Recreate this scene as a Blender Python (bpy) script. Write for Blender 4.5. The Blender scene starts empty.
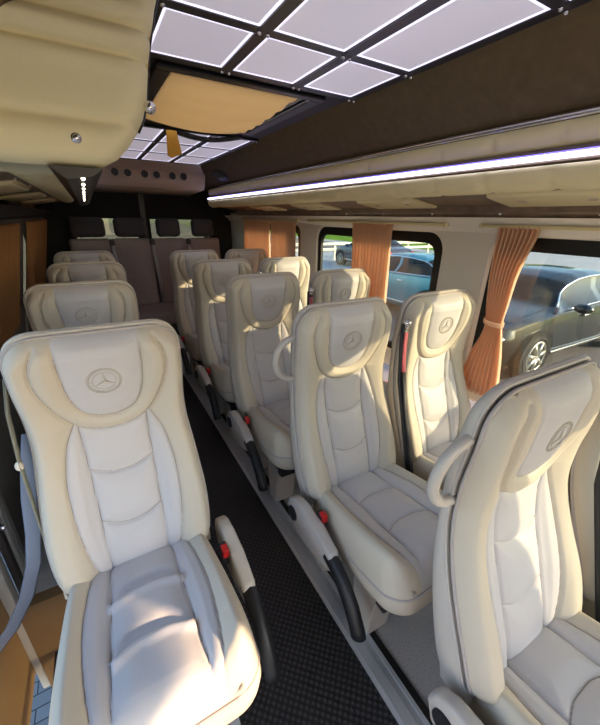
import bpy, bmesh, math, random
import numpy as np
from mathutils import Vector, Matrix, Euler
random.seed(7)
np.random.seed(7)
SC = bpy.context.scene
COL = SC.collection
PI = math.pi
H0 = 1.42                      # lens height above the cabin floor

# ------------------------------------------------------------------ materials
def lin(c):
    f = lambda v: v / 12.92 if v <= 0.04045 else ((v + 0.055) / 1.055) ** 2.4
    return tuple(f(v / 255.0) for v in c) + (1.0,)

def mat(name, rgb, rough=0.6, metal=0.0, spec=0.5, bump=None, var=None, coat=0.0):
    m = bpy.data.materials.new(name); m.use_nodes = True
    nt = m.node_tree; b = nt.nodes['Principled BSDF']
    b.inputs['Base Color'].default_value = lin(rgb)
    b.inputs['Roughness'].default_value = rough
    b.inputs['Metallic'].default_value = metal
    b.inputs['Specular IOR Level'].default_value = spec
    b.inputs['Coat Weight'].default_value = coat
    tc = nt.nodes.new('ShaderNodeTexCoord')
    if var:
        sc, amt = var
        n = nt.nodes.new('ShaderNodeTexNoise'); n.inputs['Scale'].default_value = sc; n.inputs['Detail'].default_value = 4
        nt.links.new(tc.outputs['Object'], n.inputs['Vector'])
        mx = nt.nodes.new('ShaderNodeMix'); mx.data_type = 'RGBA'
        a = lin(tuple(max(0, v * (1 - amt)) for v in rgb)); c = lin(tuple(min(255, v * (1 + amt)) for v in rgb))
        mx.inputs['A'].default_value = a; mx.inputs['B'].default_value = c
        nt.links.new(n.outputs['Fac'], mx.inputs['Factor']); nt.links.new(mx.outputs['Result'], b.inputs['Base Color'])
    if bump:
        sc, st = bump
        n2 = nt.nodes.new('ShaderNodeTexNoise'); n2.inputs['Scale'].default_value = sc; n2.inputs['Detail'].default_value = 3
        nt.links.new(tc.outputs['Object'], n2.inputs['Vector'])
        bp = nt.nodes.new('ShaderNodeBump'); bp.inputs['Strength'].default_value = st; bp.inputs['Distance'].default_value = 0.004
        nt.links.new(n2.outputs['Fac'], bp.inputs['Height']); nt.links.new(bp.outputs['Normal'], b.inputs['Normal'])
    return m

def emit(name, rgb, strength):
    m = bpy.data.materials.new(name); m.use_nodes = True
    nt = m.node_tree; b = nt.nodes['Principled BSDF']
    b.inputs['Base Color'].default_value = lin((200, 200, 205))
    b.inputs['Emission Color'].default_value = lin(rgb); b.inputs['Emission Strength'].default_value = strength
    b.inputs['Roughness'].default_value = 0.3
    return m

def glass(name, tint, refl=0.06):
    m = bpy.data.materials.new(name); m.use_nodes = True
    nt = m.node_tree; nt.nodes.remove(nt.nodes['Principled BSDF'])
    out = nt.nodes['Material Output']
    t = nt.nodes.new('ShaderNodeBsdfTransparent'); t.inputs['Color'].default_value = lin(tint)
    g = nt.nodes.new('ShaderNodeBsdfGlossy'); g.inputs['Roughness'].default_value = 0.02
    mx = nt.nodes.new('ShaderNodeMixShader'); mx.inputs['Fac'].default_value = refl
    nt.links.new(t.outputs[0], mx.inputs[1]); nt.links.new(g.outputs[0], mx.inputs[2]); nt.links.new(mx.outputs[0], out.inputs['Surface'])
    return m

def cloth(name, rgb, trans=0.4):
    m = bpy.data.materials.new(name); m.use_nodes = True
    nt = m.node_tree; nt.nodes.remove(nt.nodes['Principled BSDF']); out = nt.nodes['Material Output']
    d = nt.nodes.new('ShaderNodeBsdfDiffuse'); d.inputs['Color'].default_value = lin(rgb)
    t = nt.nodes.new('ShaderNodeBsdfTranslucent'); t.inputs['Color'].default_value = lin(rgb)
    mx = nt.nodes.new('ShaderNodeMixShader'); mx.inputs['Fac'].default_value = trans
    nt.links.new(d.outputs[0], mx.inputs[1]); nt.links.new(t.outputs[0], mx.inputs[2]); nt.links.new(mx.outputs[0], out.inputs['Surface'])
    return m

def rubber_mat():
    m = mat('ribbed black rubber', (20, 20, 22), 0.38, 0, 0.6)
    nt = m.node_tree; b = nt.nodes['Principled BSDF']
    tc = nt.nodes.new('ShaderNodeTexCoord')
    v = nt.nodes.new('ShaderNodeTexVoronoi'); v.inputs['Scale'].default_value = 58; v.inputs['Randomness'].default_value = 0.0
    mp = nt.nodes.new('ShaderNodeMapping'); mp.inputs['Rotation'].default_value = (0, 0, PI / 4); mp.inputs['Scale'].default_value = (1, 1, 0)
    nt.links.new(tc.outputs['Object'], mp.inputs['Vector']); nt.links.new(mp.outputs['Vector'], v.inputs['Vector'])
    bp = nt.nodes.new('ShaderNodeBump'); bp.inputs['Strength'].default_value = 0.9; bp.inputs['Distance'].default_value = 0.004; bp.invert = True
    nt.links.new(v.outputs['Distance'], bp.inputs['Height']); nt.links.new(bp.outputs['Normal'], b.inputs['Normal'])
    r = nt.nodes.new('ShaderNodeValToRGB'); r.color_ramp.elements[0].color = lin((66, 66, 70)); r.color_ramp.elements[0].position = 0.05
    r.color_ramp.elements[1].color = lin((14, 14, 15)); r.color_ramp.elements[1].position = 0.5
    nt.links.new(v.outputs['Distance'], r.inputs['Fac']); nt.links.new(r.outputs['Color'], b.inputs['Base Color'])
    return m

def speckle(name, base, dots, scale=90):
    m = mat(name, base, 0.45)
    nt = m.node_tree; b = nt.nodes['Principled BSDF']
    tc = nt.nodes.new('ShaderNodeTexCoord')
    n = nt.nodes.new('ShaderNodeTexNoise'); n.inputs['Scale'].default_value = scale; n.inputs['Detail'].default_value = 2
    nt.links.new(tc.outputs['Object'], n.inputs['Vector'])
    r = nt.nodes.new('ShaderNodeValToRGB'); e = r.color_ramp.elements
    e[0].position = 0.33; e[0].color = lin(dots); e[1].position = 0.42; e[1].color = lin(base)
    nt.links.new(n.outputs['Fac'], r.inputs['Fac']); nt.links.new(r.outputs['Color'], b.inputs['Base Color'])
    return m

def paver_mat():
    m = mat('grey paving blocks', (108, 118, 124), 0.8)
    nt = m.node_tree; b = nt.nodes['Principled BSDF']
    tc = nt.nodes.new('ShaderNodeTexCoord')
    br = nt.nodes.new('ShaderNodeTexBrick'); br.inputs['Scale'].default_value = 4.0
    br.inputs['Color1'].default_value = lin((120, 130, 138)); br.inputs['Color2'].default_value = lin((108, 120, 128)); br.inputs['Mortar'].default_value = lin((50, 56, 60))
    br.inputs['Mortar Size'].default_value = 0.012
    nt.links.new(tc.outputs['Object'], br.inputs['Vector']); nt.links.new(br.outputs['Color'], b.inputs['Base Color'])
    return m

M = dict(
    cream=mat('cream leather', (199, 190, 173), 0.52, 0, 0.4, bump=(420, 0.12)),
    white=mat('off white leather', (197, 194, 194), 0.5, 0, 0.4, bump=(420, 0.12)),
    stitch_shadow=mat('taupe stitching', (160, 150, 140), 0.7),
    seam=mat('grey beige piping', (176, 168, 164), 0.6),
    shell=mat('cream moulded plastic', (216, 208, 192), 0.45),
    shellw=mat('beige moulded plastic', (188, 182, 175), 0.45),
    logo=mat('debossed taupe leather', (192, 184, 172), 0.6),
    black=mat('black soft plastic', (30, 31, 34), 0.45),
    dark=mat('dark plastic', (42, 42, 44), 0.55),
    chrome=mat('chrome', (232, 232, 236), 0.22, 1.0),
    alu=mat('brushed aluminium', (200, 206, 212), 0.35, 0.55),
    red=mat('red plastic', (205, 30, 34), 0.4),
    strap=mat('olive grey webbing', (150, 150, 136), 0.75),
    bstrap=mat('blue grey webbing', (122, 130, 146), 0.7),
    pstrap=mat('rose webbing', (176, 84, 96), 0.7),
    rub=rubber_mat(),
    vinyl=speckle('grey speckled vinyl', (182, 181, 178), (150, 150, 148), 150),
    felt=mat('dark brown felt', (104, 90, 66), 0.9, 0, 0.15, var=(30, 0.12), bump=(300, 0.2)),
    roof=mat('black roof lining', (36, 35, 36), 0.55, 0, 0.4, bump=(200, 0.1)),
    bars=mat('black panel frame', (26, 25, 27), 0.35),
    led=emit('white acrylic light panel', (214, 206, 222), 0.28),
    ledrim=emit('panel edge led', (232, 228, 255), 0.7),
    ledstrip=emit('led tube', (226, 222, 255), 3.0),
    ledviolet=emit('violet led edge', (110, 96, 235), 1.1),
    leddot=emit('small led', (255, 244, 214), 5.0),
    rackcream=mat('cream quilted vinyl', (240, 229, 182), 0.5, 0, 0.4, bump=(260, 0.08)),
    rackband=mat('bronze brown trim', (120, 104, 84), 0.4, 0.2),
    wood=mat('dark walnut trim', (118, 99, 83), 0.35, 0, 0.5, var=(14, 0.3)),
    console=mat('cream gloss plastic', (226, 214, 170), 0.35),
    wall=mat('warm grey wall moulding', (228, 223, 214), 0.55),
    wallrear=mat('charcoal felt wall', (48, 46, 46), 0.9, 0, 0.2, bump=(300, 0.2)),
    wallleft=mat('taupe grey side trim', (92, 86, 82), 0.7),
    gasket=mat('black window rubber', (12, 12, 13), 0.4),
    hatchpane=cloth('milky roof glazing', (225, 225, 225), 0.9),
    glass=glass('clear tinted glass', (214, 222, 220)),
    glassdark=glass('privacy glass', (196, 200, 184)),
    curt=cloth('orange satin curtain', (246, 218, 190), 0.55),
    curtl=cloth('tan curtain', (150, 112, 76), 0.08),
    hatch=cloth('amber curtain', (246, 226, 184), 0.5),
    gold=mat('mustard strap', (206, 158, 56), 0.6),
    bench=mat('grey woven fabric', (142, 132, 131), 0.9, 0, 0.2, var=(60, 0.1), bump=(350, 0.3)),
    benchhead=mat('anthracite fabric', (70, 69, 72), 0.9, 0, 0.2, bump=(350, 0.3)),
    silver=mat('silver webbing', (150, 150, 150), 0.5),
    vent=mat('taupe plastic', (188, 172, 156), 0.5),
    jamb=mat('light grey painted metal', (196, 196, 190), 0.5),
    jambdark=mat('dark rubber seal', (58, 52, 48), 0.6),
    jambgrey=mat('grey trim panel', (132, 132, 124), 0.6),
    brown=mat('brown carpet trim', (132, 106, 72), 0.85),
    tan=mat('tan door card', (178, 146, 98), 0.7),
    asphalt=mat('asphalt', (118, 112, 110), 0.95, 0, 0.2, var=(0.8, 0.12)),
    road=mat('light concrete road', (176, 178, 180), 0.95, 0, 0.2, var=(0.3, 0.08)),
    grass=mat('short grass', (108, 140, 44), 0.95, 0, 0.1, var=(1.6, 0.35)),
    paver=paver_mat(),
    leaf=mat('dark leaves', (52, 78, 34), 0.9, var=(3, 0.3)),
    bark=mat('bark', (84, 70, 58), 0.9),
    steel=mat('galvanised steel', (196, 196, 184), 0.5, 0.3),
    carblack=mat('black metallic paint', (20, 28, 27), 0.25, 0.3, 0.6, coat=0.6),
    carteal=mat('teal metallic paint', (62, 148, 168), 0.25, 0.3, 0.6, coat=0.6),
    carnavy=mat('navy metallic paint', (40, 60, 84), 0.25, 0.3, 0.6, coat=0.6),
    carglass=mat('dark car glass', (16, 20, 21), 0.08, 0, 0.35),
    tyre=mat('tyre rubber', (22, 22, 22), 0.8),
    alloy=mat('alloy wheel', (190, 188, 180), 0.3, 0.8),
    lamp=mat('clear headlamp lens', (206, 212, 214), 0.15, 0.2),
    build=mat('pale render', (214, 214, 212), 0.9),
)

# ------------------------------------------------------------------ object helpers
def link(o, parent=None):
    COL.objects.link(o)
    if parent: o.parent = parent
    return o

def empty(name, loc=(0, 0, 0), label=None, cat=None, group=None):
    o = bpy.data.objects.new(name, None); o.location = loc; o.empty_display_size = 0.05
    link(o); tag(o, label, cat, group); return o

def tag(o, label=None, cat=None, group=None, kind=None):
    if label: o['label'] = label
    if cat: o['category'] = cat
    if group: o['group'] = group
    if kind: o['kind'] = kind
    return o

def obj_bm(name, bm, m, parent=None, smooth=False, loc=None):
    me = bpy.data.meshes.new(name)
    bmesh.ops.recalc_face_normals(bm, faces=bm.faces[:])
    bm.to_mesh(me); bm.free()
    if isinstance(m, (list, tuple)):
        for x in m: me.materials.append(x)
    else: me.materials.append(m)
    if smooth:
        for p in me.polygons: p.use_smooth = True
    o = bpy.data.objects.new(name, me)
    if loc is not None: o.location = loc
    return link(o, parent)

def obj_py(name, verts, faces, m, parent=None, smooth=True):
    bm = bmesh.new()
    vs = [bm.verts.new(v) for v in verts]
    for f in faces:
        try: bm.faces.new([vs[i] for i in f])
        except ValueError: pass
    return obj_bm(name, bm, m, parent, smooth)

def autosmooth(o, ang=40):
    bm = bmesh.new(); bm.from_mesh(o.data)
    for e in bm.edges:
        if len(e.link_faces) == 2 and e.calc_face_angle(0) > math.radians(ang): e.smooth = False
    for f in bm.faces: f.smooth = True
    bm.to_mesh(o.data); bm.free()
    return o

def add_box(bm, lo, hi, bev=0.0, seg=2, rot=None, pivot=None):
    g = bmesh.ops.create_cube(bm, size=1.0)
    vs = g['verts']
    c = [(a + b) / 2 for a, b in zip(lo, hi)]; s = [max(1e-4, b - a) for a, b in zip(lo, hi)]
    bmesh.ops.scale(bm, vec=s, verts=vs); bmesh.ops.translate(bm, vec=c, verts=vs)
    if rot is not None:
        bmesh.ops.rotate(bm, cent=pivot if pivot is not None else c, matrix=rot, verts=vs)
    if bev > 0:
        es = list({e for v in vs for e in v.link_edges})
        bmesh.ops.bevel(bm, geom=es, offset=min(bev, min(s) * 0.49), segments=seg, profile=0.5, affect='EDGES')

def box(name, lo, hi, m, parent=None, bev=0.0, seg=2, rot=None):
    bm = bmesh.new(); add_box(bm, lo, hi, bev, seg, rot)
    o = obj_bm(name, bm, m, parent)
    return autosmooth(o) if bev > 0 else o

def add_tube(bm, pts, r, n=10, closed=False, flat=None):
    """sweep a circle (or a flat ellipse: flat=(rx, ry, up)) along pts"""
    pts = [Vector(p) for p in pts]; N = len(pts); rings = []
    prev = None
    for i, p in enumerate(pts):
        if closed: d = pts[(i + 1) % N] - pts[i - 1]
        else: d = pts[min(i + 1, N - 1)] - pts[max(i - 1, 0)]
        d.normalize()
        if flat: a = (Vector(flat[2]) - d * d.dot(Vector(flat[2]))).normalized()
        elif prev is None:
            a = d.orthogonal().normalized()
        else: a = (prev - d * d.dot(prev)).normalized()
        prev = a; b = d.cross(a)
        rx, ry = (flat[0], flat[1]) if flat else ((r[i], r[i]) if isinstance(r, (list, tuple)) else (r, r))
        rings.append([bm.verts.new(p + a * (ry * math.cos(2 * PI * k / n)) + b * (rx * math.sin(2 * PI * k / n))) for k in range(n)])
    for i in range(N if closed else N - 1):
        A = rings[i]; B = rings[(i + 1) % N]
        for k in range(n): bm.faces.new((A[k], A[(k + 1) % n], B[(k + 1) % n], B[k]))
    if not closed:
        bm.faces.new(rings[0][::-1]); bm.faces.new(rings[-1])

def tube(name, pts, r, m, parent=None, n=10, closed=False, flat=None):
    bm = bmesh.new(); add_tube(bm, pts, r, n, closed, flat)
    return obj_bm(name, bm, m, parent, True)

def add_ball(bm, c, r, seg=12, scale=(1, 1, 1)):
    g = bmesh.ops.create_uvsphere(bm, u_segments=seg, v_segments=max(6, seg // 2 + 2), radius=r)
    bmesh.ops.scale(bm, vec=scale, verts=g['verts']); bmesh.ops.translate(bm, vec=c, verts=g['verts'])

def add_prism(bm, poly, axis, a, b):
    """poly: list of 2D points in the plane normal to axis ('x': (y,z), 'y': (x,z), 'z': (x,y))"""
    def P(p, t):
        return {'x': (t, p[0], p[1]), 'y': (p[0], t, p[1]), 'z': (p[0], p[1], t)}[axis]
    A = [bm.verts.new(P(p, a)) for p in poly]; B = [bm.verts.new(P(p, b)) for p in poly]; n = len(poly)
    bm.faces.new(A); bm.faces.new(B[::-1])
    for i in range(n): bm.faces.new((A[i], B[i], B[(i + 1) % n], A[(i + 1) % n]))

def prism(name, poly, axis, a, b, m, parent=None, bev=0.0, seg=2):
    bm = bmesh.new(); add_prism(bm, poly, axis, a, b)
    if bev: bmesh.ops.bevel(bm, geom=bm.edges[:], offset=bev, segments=seg, profile=0.5, affect='EDGES')
    o = obj_bm(name, bm, m, parent)
    return autosmooth(o) if bev else o

def add_disc(bm, c, r, axis, h, n=24):
    """solid disc (short cylinder) centred at c along axis"""
    ring = [(r * math.cos(2 * PI * k / n), r * math.sin(2 * PI * k / n)) for k in range(n)]
    i = 'xyz'.index(axis)
    poly = [(c[(0 if i else 1)] + p[0], c[(2 if i < 2 else 1)] + p[1]) for p in ring]
    add_prism(bm, poly, axis, c[i] - h / 2, c[i] + h / 2)

def catmull(P, n=12, closed=False):
    P = np.array(P, float); out = []
    N = len(P)
    for i in range(N if closed else N - 1):
        if closed: p0, p1, p2, p3 = P[i - 1], P[i], P[(i + 1) % N], P[(i + 2) % N]
        else: p0, p1, p2, p3 = P[max(i - 1, 0)], P[i], P[i + 1], P[min(i + 2, N - 1)]
        for t in np.linspace(0, 1, n, endpoint=False):
            out.append(0.5 * ((2 * p1) + (-p0 + p2) * t + (2 * p0 - 5 * p1 + 4 * p2 - p3) * t * t + (-p0 + 3 * p1 - 3 * p2 + p3) * t ** 3))
    if not closed: out.append(P[-1])
    return np.array(out)

def dist_poly(X, Y, poly):
    d = np.full(X.shape, 1e9)
    for a, b in zip(poly[:-1], poly[1:]):
        ab = b - a; L = ab @ ab + 1e-12
        t = np.clip(((X - a[0]) * ab[0] + (Y - a[1]) * ab[1]) / L, 0, 1)
        d = np.minimum(d, (X - a[0] - t * ab[0]) ** 2 + (Y - a[1] - t * ab[1]) ** 2)
    return np.sqrt(d)

def inside(X, Y, poly):
    r = np.zeros(X.shape, bool); n = len(poly)
    for i in range(n):
        x1, y1 = poly[i]; x2, y2 = poly[(i + 1) % n]
        c = ((y1 > Y) != (y2 > Y)) & (X < (x2 - x1) * (Y - y1) / (y2 - y1 + 1e-12) + x1)
        r ^= c
    return r

def copy_tree(o, parent=None):
    c = o.copy(); COL.objects.link(c)
    if parent: c.parent = parent
    for ch in list(o.children): copy_tree(ch, c)
    return c

# ------------------------------------------------------------------ coach seat
HB = 0.82            # backrest length
NDIR = Vector((0, -.97, .24))
_sp = catmull([(-.14, .070), (0, .098), (.12, .122), (.37, .168), (.525, .187), (.67, .194), (.77, .191), (.917, .178), (1.0, .160), (1.1, .13)], 10) if False else None
def spine(f):
    return float(np.interp(f, SPX, SPY))
def he_f(f): return np.interp(f, EDX, EDY)
def wprof(t):
    return np.interp(t / HB, WX, WY)
_s = catmull([(-.14, .070), (0, .098), (.12, .122), (.37, .168), (.525, .187), (.67, .194), (.77, .191), (.917, .178), (1.0, .160), (1.1, .13)], 10)
SPX, SPY = _s[:, 0], _s[:, 1]
_s = catmull([(-.1, .088), (0, .088), (.18, .080), (.37, .054), (.56, .030), (.70, .030), (.82, .034), (.92, .030), (1.0, .018)], 10)
EDX, EDY = _s[:, 0], _s[:, 1]
_c = catmull([(0, .212), (.10, .226), (.24, .230), (.42, .222), (.56, .212), (.68, .210), (.80, .214), (.92, .214), (1.0, .212)], 10)
WX, WY = _c[:, 0], _c[:, 1]
RC = 0.075
def halfw(t):
    w = wprof(t)
    k = np.clip((t - (HB - RC)) / RC, 0, 1); w = w - RC * (1 - np.sqrt(np.clip(1 - k * k, 0, 1)))
    k = np.clip((0.04 - t) / 0.04, 0, 1); w = w - 0.04 * (1 - np.sqrt(np.clip(1 - k * k, 0, 1)))
    return w
def mirror_close(L): return L
W0 = 0.213
def U2(pts): return [(u * W0, t * HB) for u, t in pts]
horse = catmull(U2([(-.66, .985), (-.76, .92), (-.75, .83), (-.60, .715), (-.42, .645), (-.2, .618), (0, .612), (.2, .618), (.42, .645), (.60, .715), (.75, .83), (.76, .92), (.66, .985)]), 8)
inner = catmull(U2([(-.48, 1.01), (-.475, .90), (-.44, .79), (-.34, .715), (-.18, .683), (0, .675), (.18, .683), (.34, .715), (.44, .79), (.475, .90), (.48, 1.01)]), 8)
colL = catmull(U2([(-.43, .642), (-.42, .45), (-.40, .2), (-.38, -.02)]), 10)
colR = colL * np.array([-1, 1])
wingL = catmull(U2([(-.47, .657), (-.62, .56), (-.70, .42), (-.68, .22), (-.52, -.02)]), 10)
wingR = wingL * np.array([-1, 1])
arc1 = catmull(U2([(-.42, .452), (-.2, .425), (0, .418), (.2, .425), (.42, .452)]), 8)
arc2 = catmull(U2([(-.40, .238), (-.2, .211), (0, .204), (.2, .211), (.40, .238)]), 8)
BSEAMS = [horse, inner, colL, colR, wingL, wingR, arc1, arc2]
_tt = np.linspace(0, HB, 120)
BOUT = np.concatenate([np.stack([halfw(_tt), _tt], 1), np.stack([-halfw(_tt), _tt], 1)[::-1]])
BOUT = np.vstack([BOUT, BOUT[:1]])
headpoly = np.vstack([horse, [(.62 * W0, 1.05 * HB), (-.62 * W0, 1.05 * HB)]])

def back_h(S, T):
    d = dist_poly(S, T, BOUT)
    r = 0.032
    e = np.sqrt(np.clip(1 - np.clip(1 - d / r, 0, 1) ** 2, 0, 1))
    f = T / HB; u = np.abs(S) / W0
    he = he_f(f)
    hc = np.interp(f, [0, .12, .3, .45, .57, .70, .84, .94, 1.0], [.072, .070, .054, .036, .028, .034, .042, .038, .022])
    k = np.clip((u - .42) / .40, 0, 1); k = k * k * (3 - 2 * k)
    front = hc + (he + .016 - hc) * k
    h0 = he - 0.030
    head = np.where(inside(S, T, headpoly), 0.009, 0.0)
    dm = np.full(S.shape, 1e9)
    for c in BSEAMS: dm = np.minimum(dm, dist_poly(S, T, c))
    head = head * np.clip(dist_poly(S, T, horse) / 0.008, 0, 1)
    puff = 0.009 * (1 - np.exp(-(dm / 0.028) ** 2)) - 0.0075 * np.exp(-(dm / 0.0042) ** 2)
    return h0 + (front - h0 + head) * e + puff * np.clip(d / 0.02, 0, 1)

def back_pt(s, t, h):
    f = t / HB
    dy = (spine(f + .02) - spine(f - .02)); dz = .764 * .04
    L = math.hypot(dy, dz)
    return Vector((s, spine(f) - h * dz / L, .36 + .764 * f + h * dy / L))

def region_split(P, faces, reg, names_mats, parent_name, parent):
    """one mesh per region of the padded surface; first region is the parent part"""
    objs = []
    for ri, (nm, m) in enumerate(names_mats):
        fs = [f for f, r in zip(faces, reg) if r == ri]
        used = sorted({i for f in fs for i in f}); mp = {o: n for n, o in enumerate(used)}
        me = bpy.data.meshes.new(nm)
        me.from_pydata([tuple(P[i]) for i in used], [], [[mp[i] for i in f] for f in fs]); me.update()
        for p in me.polygons: p.use_smooth = True
        me.materials.append(m)
        o = bpy.data.objects.new(nm, me); link(o, parent if ri == 0 else objs[0]); objs.append(o)
    return objs

def build_backrest(parent):
    NU, NT = 121, 231
    x = np.linspace(-1, 1, NU); u = np.where(True, x * (1.28 - .28 * x * x), x)
    tl = np.linspace(0, 1, NT); tl = HB * (tl + 0.045 * np.sin(2 * PI * tl) * -1 * 0.6)
    S = u[None, :] * halfw(tl)[:, None]; T = np.repeat(tl[:, None], NU, 1)
    Hh = back_h(S, T)
    P = [back_pt(S[i, j], T[i, j], Hh[i, j]) for i in range(NT) for j in range(NU)]
    faces = []; reg = []
    innerpoly = np.vstack([inner, [(.48 * W0, 1.2 * HB), (-.48 * W0, 1.2 * HB)]])
    colpoly = np.vstack([colL[::-1], horse[(horse[:, 0] > -.43 * W0) & (horse[:, 0] < .43 * W0) & (horse[:, 1] < .7 * HB)], colR])
    wl = np.vstack([wingL, colL[::-1]]); wr = np.vstack([wingR, colR[::-1]])
    Sc = (S[:-1, :-1] + S[1:, 1:]) / 2; Tc = (T[:-1, :-1] + T[1:, 1:]) / 2
    R = np.zeros(Sc.shape, int)
    R[inside(Sc, Tc, wl) | inside(Sc, Tc, wr)] = 3
    R[inside(Sc, Tc, colpoly)] = 2
    R[inside(Sc, Tc, innerpoly)] = 1
    for i in range(NT - 1):
        for j in range(NU - 1):
            a = i * NU + j
            faces.append((a, a + 1, a + NU + 1, a + NU)); reg.append(R[i, j])
    o = region_split(P, faces, reg, [('backrest', M['cream']), ('headrest_panel', M['white']), ('centre_panel', M['white']), ('side_panel', M['white'])], '', parent)
    return o

def build_emblem(parent):
    """debossed ring, wreath and three-pointed star on the headrest panel"""
    c0 = (0.0, 0.842 * HB)
    bm = bmesh.new()
    def pts(poly, lift=0.0008):
        a = np.array(poly); h = back_h(a[:, 0], a[:, 1])
        return [back_pt(s, t, hh + lift) for (s, t), hh in zip(poly, h)]
    for r in (0.043, 0.029):
        add_tube(bm, pts([(c0[0] + r * math.cos(a), c0[1] + r * math.sin(a)) for a in np.linspace(0, 2 * PI, 48, endpoint=False)]), 0.0011, 6, True)
    for k in range(26):
        a = 2 * PI * k / 26
        for s in (-1, 1):
            q = [(c0[0] + rr * math.cos(a + s * dd), c0[1] + rr * math.sin(a + s * dd)) for rr, dd in ((0.036, 0), (0.0385, .06), (0.0405, .09))]
            add_tube(bm, pts(q), 0.0011, 5)
    for k in range(3):
        a = PI / 2 + k * 2 * PI / 3
        n = 6
        pl = [(c0[0] + rr * math.cos(a), c0[1] + rr * math.sin(a)) for rr in np.linspace(0, 0.028, n)]
        P = pts(pl)
        add_tube(bm, P, [0.0034 * (1 - i / (n - 1)) + 0.0005 for i in range(n)], 6)
    return obj_bm('emblem', bm, M['logo'], parent, True)

def seam_lines(parent, curves, hf, pf, r=.0013):
    bm = bmesh.new()
    for c in curves:
        a = np.array(c); h = hf(a[:, 0], a[:, 1])
        add_tube(bm, [pf(s, t, hh + .0007) for (s, t), hh in zip(a, h)], r, 5)
    return obj_bm('stitching_shadow', bm, M['stitch_shadow'], parent, True)  # seam thread in taupe, with the seams' dark shadow put into its colour

def outline_tube(name, parent, hoff, r, m, sc=1.0, t0=0.02):
    tl = np.concatenate([np.linspace(t0, HB - RC, 40), HB - RC + RC * np.sin(np.linspace(0, PI / 2, 14))[1:]])
    w = halfw(np.minimum(tl, HB)) * sc
    left = [(-a, b) for a, b in zip(w, tl)]; right = [(a, b) for a, b in zip(w, tl)][::-1]
    top = [(x, HB * 1.0) for x in np.linspace(-w[-1], w[-1], 12)[1:-1]]
    pts = [back_pt(s, t + (sc - 1) * 0.2 * (t / HB), hoff(t)) for s, t in left + top + right]
    return tube(name, pts, r, m, parent, 8)

def build_shell(parent, m):
    """moulded rear shell: outline swept back with a rounded rear edge"""
    tl = np.concatenate([np.linspace(-0.02, HB - RC, 34), HB - RC + RC * np.sin(np.linspace(0, PI / 2, 12))[1:]])
    w = halfw(np.clip(tl, 0.03, HB))
    ring0 = [(-a, b) for a, b in zip(w, tl)] + [(x, tl[-1]) for x in np.linspace(-w[-1], w[-1], 8)[1:-1]] + [(a, b) for a, b in zip(w, tl)][::-1]
    bm = bmesh.new(); rings = []
    for q, ins in ((0.0, 0.008), (0.02, -0.003), (0.15, -0.006), (0.60, -0.006), (0.85, -0.001), (0.96, 0.012), (1.0, 0.035)):
        rg = []
        for s, t in ring0:
            sg = 1 if s > 0 else -1
            ss = s - sg * min(abs(s), ins) if abs(s) > 0.02 else s
            tt2 = t - ins * np.clip((t - (HB - 0.14)) / 0.14, 0, 1)
            hf = float(he_f(t / HB)) - .036
            rg.append(bm.verts.new(back_pt(ss, tt2, hf + (-.040 - hf) * q)))
        rings.append(rg)
    n = len(ring0)
    for A, B in zip(rings[:-1], rings[1:]):
        for k in range(n): bm.faces.new((A[k], A[(k + 1) % n], B[(k + 1) % n], B[k]))
    bm.faces.new(rings[-1]); bm.faces.new(rings[0][::-1])
    return autosmooth(obj_bm('back_shell', bm, m, parent, True), 50)

LC = 0.50            # cushion length
CB = Vector((0, 0.055, 0.322)); CT = Vector((0, -0.985, 0.150)).normalized(); CN = Vector((0, CT.z, -CT.y))
_c2 = catmull([(0, .188), (.12, .206), (.4, .216), (.7, .221), (.88, .218), (1, .214)], 10)
RCC = 0.075
def chalf(r):
    w = np.interp(r / LC, _c2[:, 0], _c2[:, 1])
    k = np.clip((r - (LC - RCC)) / RCC, 0, 1); w = w - RCC * (1 - np.sqrt(np.clip(1 - k * k, 0, 1)))
    return w
def C2(p): return [(u * .215, r * LC) for u, r in p]
ccl = catmull(C2([(-.42, -.02), (-.43, .3), (-.46, .7), (-.48, 1.0)]), 8); ccr = ccl * np.array([-1, 1])
cwl = catmull(C2([(-.60, -.02), (-.70, .25), (-.73, .55), (-.66, .85), (-.56, 1.0)]), 8); cwr = cwl * np.array([-1, 1])
cx1 = catmull(C2([(-.43, .335), (-.2, .305), (0, .30), (.2, .305), (.43, .335)]), 8)
cx2 = catmull(C2([(-.45, .665), (-.2, .625), (0, .62), (.2, .625), (.45, .665)]), 8)
CSEAMS = [ccl, ccr, cwl, cwr, cx1, cx2]
_rr = np.linspace(0, LC, 90)
COUT = np.concatenate([np.stack([chalf(_rr), _rr], 1), np.stack([-chalf(_rr), _rr], 1)[::-1]]); COUT = np.vstack([COUT, COUT[:1]])
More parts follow.
